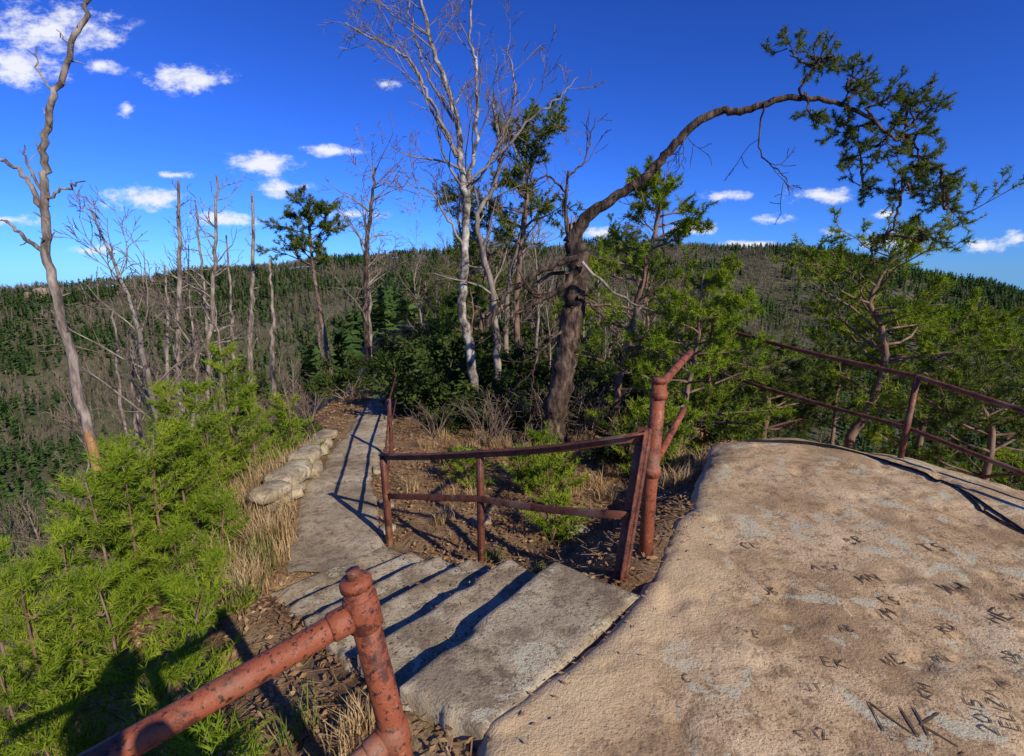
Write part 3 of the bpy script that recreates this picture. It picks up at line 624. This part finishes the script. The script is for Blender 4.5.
def grass(name,spots,mat,n_,h,sp_,w_=.004):
    b=MB()
    for (x,y,s_) in spots:
        P=np.c_[x+rng.normal(0,sp_*s_,n_),y+rng.normal(0,sp_*s_,n_)];z=ground_z(P[:,0],P[:,1])-.02
        a=rng.random(n_)*6.28;H=h*s_*(.5+rng.random(n_));ln=H*(.2+.7*rng.random(n_))
        dx,dy=np.cos(a),np.sin(a);base=np.c_[P,z]
        m1=base+np.c_[dx*ln*.3,dy*ln*.3,H*.6];tp=base+np.c_[dx*ln,dy*ln,H*(.85+.2*rng.random(n_))]
        q=np.c_[-dy,dx,0*dx]*w_
        V=np.stack([base-q,base+q,m1+q*.7,m1-q*.7,tp],1).reshape(-1,3);i=np.arange(n_)[:,None]*5
        b.add(V,i+np.array([[0,1,2,3]]),i+np.array([[3,2,4]]),mat)
    b.obj(name)
grass('dry_grass',[(-3.1+rng.normal(0,.3),6.0+rng.normal(0,.9),.8+.4*rng.random()) for k in range(26)]+[(-2.35+rng.normal(0,.15),4.3+rng.normal(0,.5),.6) for k in range(10)]+[(-2.0+rng.normal(0,.12),3.6+rng.normal(0,.3),.5) for k in range(7)]+[(x_,y_,.45) for x_,y_ in rng.uniform((-1.3,4.4),(2.0,8.0),(40,2))]+[(-.6+rng.normal(0,.2),1.5+rng.normal(0,.25),.35) for k in range(8)],'dry_grass',100,.36,.10)
grass('green_grass',[(-2.15,3.9,1),(-2.05,3.7,.8),(-2.2,4.2,.8),(-.15,3.9,.5),(.2,3.4,.4),(-1.9,3.2,.8),(-.8,1.7,.5),(-1.0,2.0,.6)],'green_grass',90,.22,.09)
# litter
b=MB();n_=46000
P=np.c_[rng.uniform(-4.2,3.2,n_),.4+rng.random(n_)**1.2*11]
sdr=sd_poly(P[:,0],P[:,1],ROCK);sds=sd_poly(P[:,0],P[:,1],STEPS);dp=np.abs(P[:,0]-np.interp(P[:,1],PATH[:,1],PATH[:,0]))
keep=(sdr<-.0)&(sds<-.01)&((dp>.42)|(P[:,1]<3.9)|(rng.random(n_)<.05))&(fbm(P[:,0]*1.5,P[:,1]*1.5,3,77)>-.14)
P=P[keep];b.leaves(np.c_[P,ground_z(P[:,0],P[:,1])+.012+.02*rng.random(len(P))],.045,'litter',.75,.45)
k=6000;P=np.c_[rng.uniform(-3.5,3,k),.5+rng.random(k)*7];sdr=sd_poly(P[:,0],P[:,1],ROCK);sds=sd_poly(P[:,0],P[:,1],STEPS);P=P[(sdr<0)&(sds<0)]
a=rng.random(len(P))*6.28;Lt=.06+.12*rng.random(len(P));B=np.c_[P,ground_z(P[:,0],P[:,1])+.02];d=np.c_[np.cos(a)*Lt,np.sin(a)*Lt,.02*rng.random(len(P))];q=np.c_[-np.sin(a),np.cos(a),0*a]*.003
b.add(np.stack([B-q,B+q,B+d+q,B+d-q],1).reshape(-1,3),np.arange(4*len(P)).reshape(-1,4),None,'litter')
k=3200;P=np.c_[rng.uniform(-.1,2.4,k),rng.uniform(1.2,5.4,k)];sdr=sd_poly(P[:,0],P[:,1],ROCK);P=P[(sdr>0)&(sdr<.28*rng.random(k)**2)]
b.leaves(np.c_[P,rock_z(P[:,0],P[:,1])[0]+.01],.03,'litter',.9,.35)
k=1100;f_=rng.random(k);fi=np.minimum((f_*5).astype(int),4);fr=f_*5-fi;u_=rng.random(k)
kp=rng.random(k)<(.25+.75*np.exp(-fr*6)+.5*(u_>.85));f_,fi,u_=f_[kp],fi[kp],u_[kp]
Pl=L0+(L1-L0)*f_[:,None];Pr=R0_+(R1-R0_)*f_[:,None];P=Pl+(Pr-Pl)*(.03+.94*u_[:,None])
b.leaves(np.c_[P,-.015-.125*(fi+1)+.008],.026,'litter',.9,.35)
b.obj('leaf_litter')
# ------------------------------------------------------------ distant forest
def far(nc,Rlo,Rhi,pw,azlo=-58,azhi=58):
    R_=(Rlo**pw+(Rhi**pw-Rlo**pw)*rng.random(nc))**(1/pw);az=np.radians(rng.uniform(azlo,azhi,nc))
    return R_*np.sin(az),R_*np.cos(az),np.degrees(az),R_
x,y,az,R_=far(31000,42,660,1.55)
z=ground_z(x,y,False)
cl=fbm(x/40,y/40,3,61)+.5*fbm(x/10,y/10,2,62)
pc_=np.interp(az,[-62,-40,-20,-5,10,17,22,29,33,62],[.48,.52,.6,.7,.7,.45,.25,.45,1.0,1.05])
con=(rng.random(len(x))*.5+.25+cl*1.8)<pc_
def far_con(x,y,z,name):
    n_=len(x);H=(5+5*rng.random(n_))*np.interp(np.hypot(x,y),[40,120,250,600],[.55,.7,.85,1.0]);k=34
    t=(rng.random((n_,k))**.8);w_=H[:,None]*.30*(1.1-t)*(.6+.7*rng.random((n_,k)))
    a=rng.random((n_,k))*6.28;h=H[:,None]*(.18+.82*t)
    cx=x[:,None];cy=y[:,None];cz=z[:,None]
    tip=np.stack([cx+np.cos(a)*w_,cy+np.sin(a)*w_,cz+h-.1*w_],-1)
    q=H[:,None]*.085*(.6+.6*rng.random((n_,k)))
    b1=np.stack([cx-np.sin(a)*q,cy+np.cos(a)*q,cz+h+q*.9],-1);b2=np.stack([cx+np.sin(a)*q,cy-np.cos(a)*q,cz+h-q*.5],-1)
    b=MB();V=np.stack([tip,b1,b2],2).reshape(-1,3);b.add(V,None,np.arange(len(V)).reshape(-1,3),'far_conifer')
    b.obj(name)
def far_bare(x,y,z,name):
    n_=len(x);H=(6+5*rng.random(n_))*np.interp(np.hypot(x,y),[40,120,250,600],[.6,.75,.85,1.0]);k=22
    b=MB();r=.012*H
    B=np.stack([x,y,z-.5],-1);T=np.stack([x+rng.normal(0,.3,n_),y,z+H*.9],-1);e=np.stack([r,0*r,0*r],-1)*1.2
    b.add(np.stack([B-e,B+e,T],1).reshape(-1,3),None,np.arange(3*n_).reshape(-1,3),'far_bare')
    t=.25+.65*rng.random((n_,k));a=rng.random((n_,k))*6.28;L=H[:,None]*(.18+.2*rng.random((n_,k)))
    s_=np.stack([x[:,None]+0*t,y[:,None]+0*t,z[:,None]+H[:,None]*t*.85],-1)
    d=np.stack([np.cos(a)*.55,np.sin(a)*.55,.75+0*a],-1)*L[...,None]
    q=np.stack([np.sin(a),-np.cos(a),0*a],-1)*(np.hypot(x,y)[:,None,None]*.0003+.012)
    V=np.stack([s_-q,s_+q,s_+d],2).reshape(-1,3);b.add(V,None,np.arange(len(V)).reshape(-1,3),'far_bare')
    b.obj(name)
far_con(x[con],y[con],z[con],'distant_conifer_forest')
far_bare(x[~con],y[~con],z[~con],'distant_bare_forest')
b=MB()
for azc,Rc,n_ in ((-36.5,560,6),(-42.8,520,5)):
    for k in range(n_):
        a=math.radians(azc+k*.42+rng.normal(0,.12));Rk=Rc+rng.normal(0,6);cx,cy=Rk*math.sin(a),Rk*math.cos(a)
        hh=6+4*rng.random();stone_block(b,(cx,cy,gz(cx,cy)+hh*.25+3),(4+3*rng.random(),5,hh),rng.random()*3,k+int(Rc),'cliff')
b.obj('sandstone_cliff')
# ------------------------------------------------------------ person taking the photograph (stands at the viewpoint)
me=bpy.data.meshes.new('person');V=[(0,-.26,.98),(0,-.27,1.2),(0,-.26,1.42),(0,-.23,1.54),(0,-.19,1.66),(0,-.19,1.80),(.2,-.26,1.45),(.34,-.2,1.2),(.12,-.10,1.5),(.07,-.09,1.66),(-.2,-.26,1.45),(-.34,-.2,1.2),(-.12,-.10,1.5),(-.07,-.09,1.66),(.12,-.26,.92),(.14,-.24,.5),(.15,-.27,.1),(.16,-.15,.06),(-.12,-.26,.92),(-.14,-.24,.5),(-.15,-.27,.1),(-.16,-.15,.06)]
E=[(0,1),(1,2),(2,3),(3,4),(4,5),(2,6),(6,7),(7,8),(8,9),(2,10),(10,11),(11,12),(12,13),(0,14),(14,15),(15,16),(16,17),(0,18),(18,19),(19,20),(20,21)]
rad=[.17,.16,.18,.065,.10,.085,.075,.055,.042,.035,.085,.055,.042,.035,.1,.07,.05,.04,.1,.07,.05,.04]
me.from_pydata(V,E,[]);o=bpy.data.objects.new('person',me);COL.objects.link(o);o.location=(0,-.04,0)
md=o.modifiers.new('skin','SKIN')
for i,r in enumerate(rad):me.skin_vertices[0].data[i].radius=(r,r*.8 if i<3 else r)
me.skin_vertices[0].data[0].use_root=True
o.modifiers.new('sub','SUBSURF').levels=2;me.materials.append(M['cloth'])
# ------------------------------------------------------------ sky
EL=math.radians(31.5);AZ=math.radians(141)
w=bpy.data.worlds.new("World");sc.world=w;w.use_nodes=True;nt=w.node_tree;nt.nodes.clear()
try:
    w.cycles.sampling_method='MANUAL';w.cycles.sample_map_resolution=256
except Exception:pass
tc=N(nt,'ShaderNodeTexCoord').outputs['Generated']
sx=N(nt,'ShaderNodeSeparateXYZ');nt.links.new(tc,sx.inputs[0])
def mth(op,a,b_=None,c=None,clamp=False):
    m=N(nt,'ShaderNodeMath',operation=op);m.use_clamp=clamp
    for i,v in enumerate((a,b_,c)):
        if v is None:continue
        if hasattr(v,'links'):nt.links.new(v,m.inputs[i])
        else:m.inputs[i].default_value=v
    return m.outputs[0]
zc=mth('MULTIPLY_ADD',mth('MAXIMUM',sx.outputs[2],0.0),1.0,.025)
cx=N(nt,'ShaderNodeCombineXYZ');nt.links.new(sx.outputs[0],cx.inputs[0]);nt.links.new(sx.outputs[1],cx.inputs[1]);nt.links.new(zc,cx.inputs[2])
sky=N(nt,'ShaderNodeTexSky',sky_type='NISHITA');sky.sun_disc=False;sky.sun_elevation=EL;sky.sun_rotation=AZ;sky.altitude=400;sky.air_density=1.0;sky.dust_density=.25;sky.ozone_density=2.0
nt.links.new(cx.outputs[0],sky.inputs[0])
def vec(op,a,b_):
    m=N(nt,'ShaderNodeMix',data_type='RGBA',blend_type=op);m.inputs[0].default_value=1;nt.links.new(a,m.inputs[6]);m.inputs[7].default_value=b_;return m.outputs[2]
tn=vec('MULTIPLY',sky.outputs[0],(.045,.082,.165,1))
gm=N(nt,'ShaderNodeGamma');gm.inputs[1].default_value=1.35;nt.links.new(tn,gm.inputs[0])
tn=vec('MULTIPLY',gm.outputs[0],(10.5,10.5,10.5,1))
yc=mth('MAXIMUM',sx.outputs[1],.05);px=mth('DIVIDE',sx.outputs[0],yc);pz=mth('DIVIDE',sx.outputs[2],yc)
pv=N(nt,'ShaderNodeCombineXYZ');nt.links.new(px,pv.inputs[0]);nt.links.new(mth('MULTIPLY',pz,1.8),pv.inputs[1])
pp_=N(nt,'ShaderNodeCombineXYZ');nt.links.new(px,pp_.inputs[0]);nt.links.new(pz,pp_.inputs[1])
n1=noise_n(nt,19,6,.66,pv.outputs[0])
CL=[(-.806,.408,.18,.065),(-.88,.35,.13,.05),(-.581,.329,.11,.035),(-.728,.351,.06,.02),(-.226,.32,.04,.014),(-.458,.19,.10,.03),(-.42,.147,.075,.022),(-.323,.212,.09,.015),(-.69,.13,.12,.032),(-.538,.09,.11,.02),(-.8,.035,.07,.012),(.405,.134,.07,.016),(.572,.134,.09,.022),(.493,.09,.05,.016),(.733,.056,.10,.03),(.895,.043,.06,.02),(.955,.056,.04,.026),(.335,.076,.07,.02),(.166,.066,.08,.018),(.43,.045,.11,.012),(-.69,.28,.03,.018),(-.3,.1,.08,.014),(-.93,.09,.07,.016),(.7,.10,.05,.012),(-.62,.17,.05,.01),(.6,.07,.06,.012)]
Mn=None
for a,c,rx,ry in CL:
    m=N(nt,'ShaderNodeVectorMath',operation='MULTIPLY_ADD');nt.links.new(pp_.outputs[0],m.inputs[0]);m.inputs[1].default_value=(1/rx,1/ry,0);m.inputs[2].default_value=(-a/rx,-c/ry,0)
    l=N(nt,'ShaderNodeVectorMath',operation='LENGTH');nt.links.new(m.outputs[0],l.inputs[0])
    Mn=l.outputs[1] if Mn is None else mth('MINIMUM',Mn,l.outputs[1])
Mx=mth('SUBTRACT',1.0,Mn,clamp=True)
val=mth('MULTIPLY_ADD',n1,2.6,mth('SUBTRACT',Mx,1.3))
mr=N(nt,'ShaderNodeMapRange',interpolation_type='SMOOTHSTEP');mr.inputs[1].default_value=.2;mr.inputs[2].default_value=1.05;nt.links.new(val,mr.inputs[0])
gate=mth('MULTIPLY',mth('MULTIPLY',Mx,4.0,clamp=True),mth('GREATER_THAN',sx.outputs[1],.06))
cf=mth('MULTIPLY',mth('MULTIPLY',mr.outputs[0],gate),.95)
cl=N(nt,'ShaderNodeMix',data_type='RGBA');nt.links.new(cf,cl.inputs[0]);nt.links.new(tn,cl.inputs[6]);cl.inputs[7].default_value=(9.6,9.8,10.4,1)
b1=N(nt,'ShaderNodeBackground');b1.inputs[1].default_value=.095;nt.links.new(cl.outputs[2],b1.inputs[0])
ow=N(nt,'ShaderNodeOutputWorld');nt.links.new(b1.outputs[0],ow.inputs[0])
# sun
sl=bpy.data.lights.new('sun','SUN');sl.energy=5;sl.angle=math.radians(.5);sl.color=(1,.915,.75)
so=bpy.data.objects.new('sun',sl);COL.objects.link(so)
dv=Vector((math.sin(AZ)*math.cos(EL),math.cos(AZ)*math.cos(EL),math.sin(EL)));so.rotation_euler=dv.to_track_quat('Z','Y').to_euler();so.location=(10,-10,20)
# camera
cam=bpy.data.cameras.new('camera');cam.lens=18;cam.sensor_width=36;cam.clip_start=.03;cam.clip_end=12000
co_=bpy.data.objects.new('camera',cam);COL.objects.link(co_);co_.location=(0,0,1.76);co_.rotation_euler=(math.radians(78),0,0);sc.camera=co_
sc.view_settings.view_transform='Standard';sc.view_settings.look='None';sc.view_settings.exposure=0
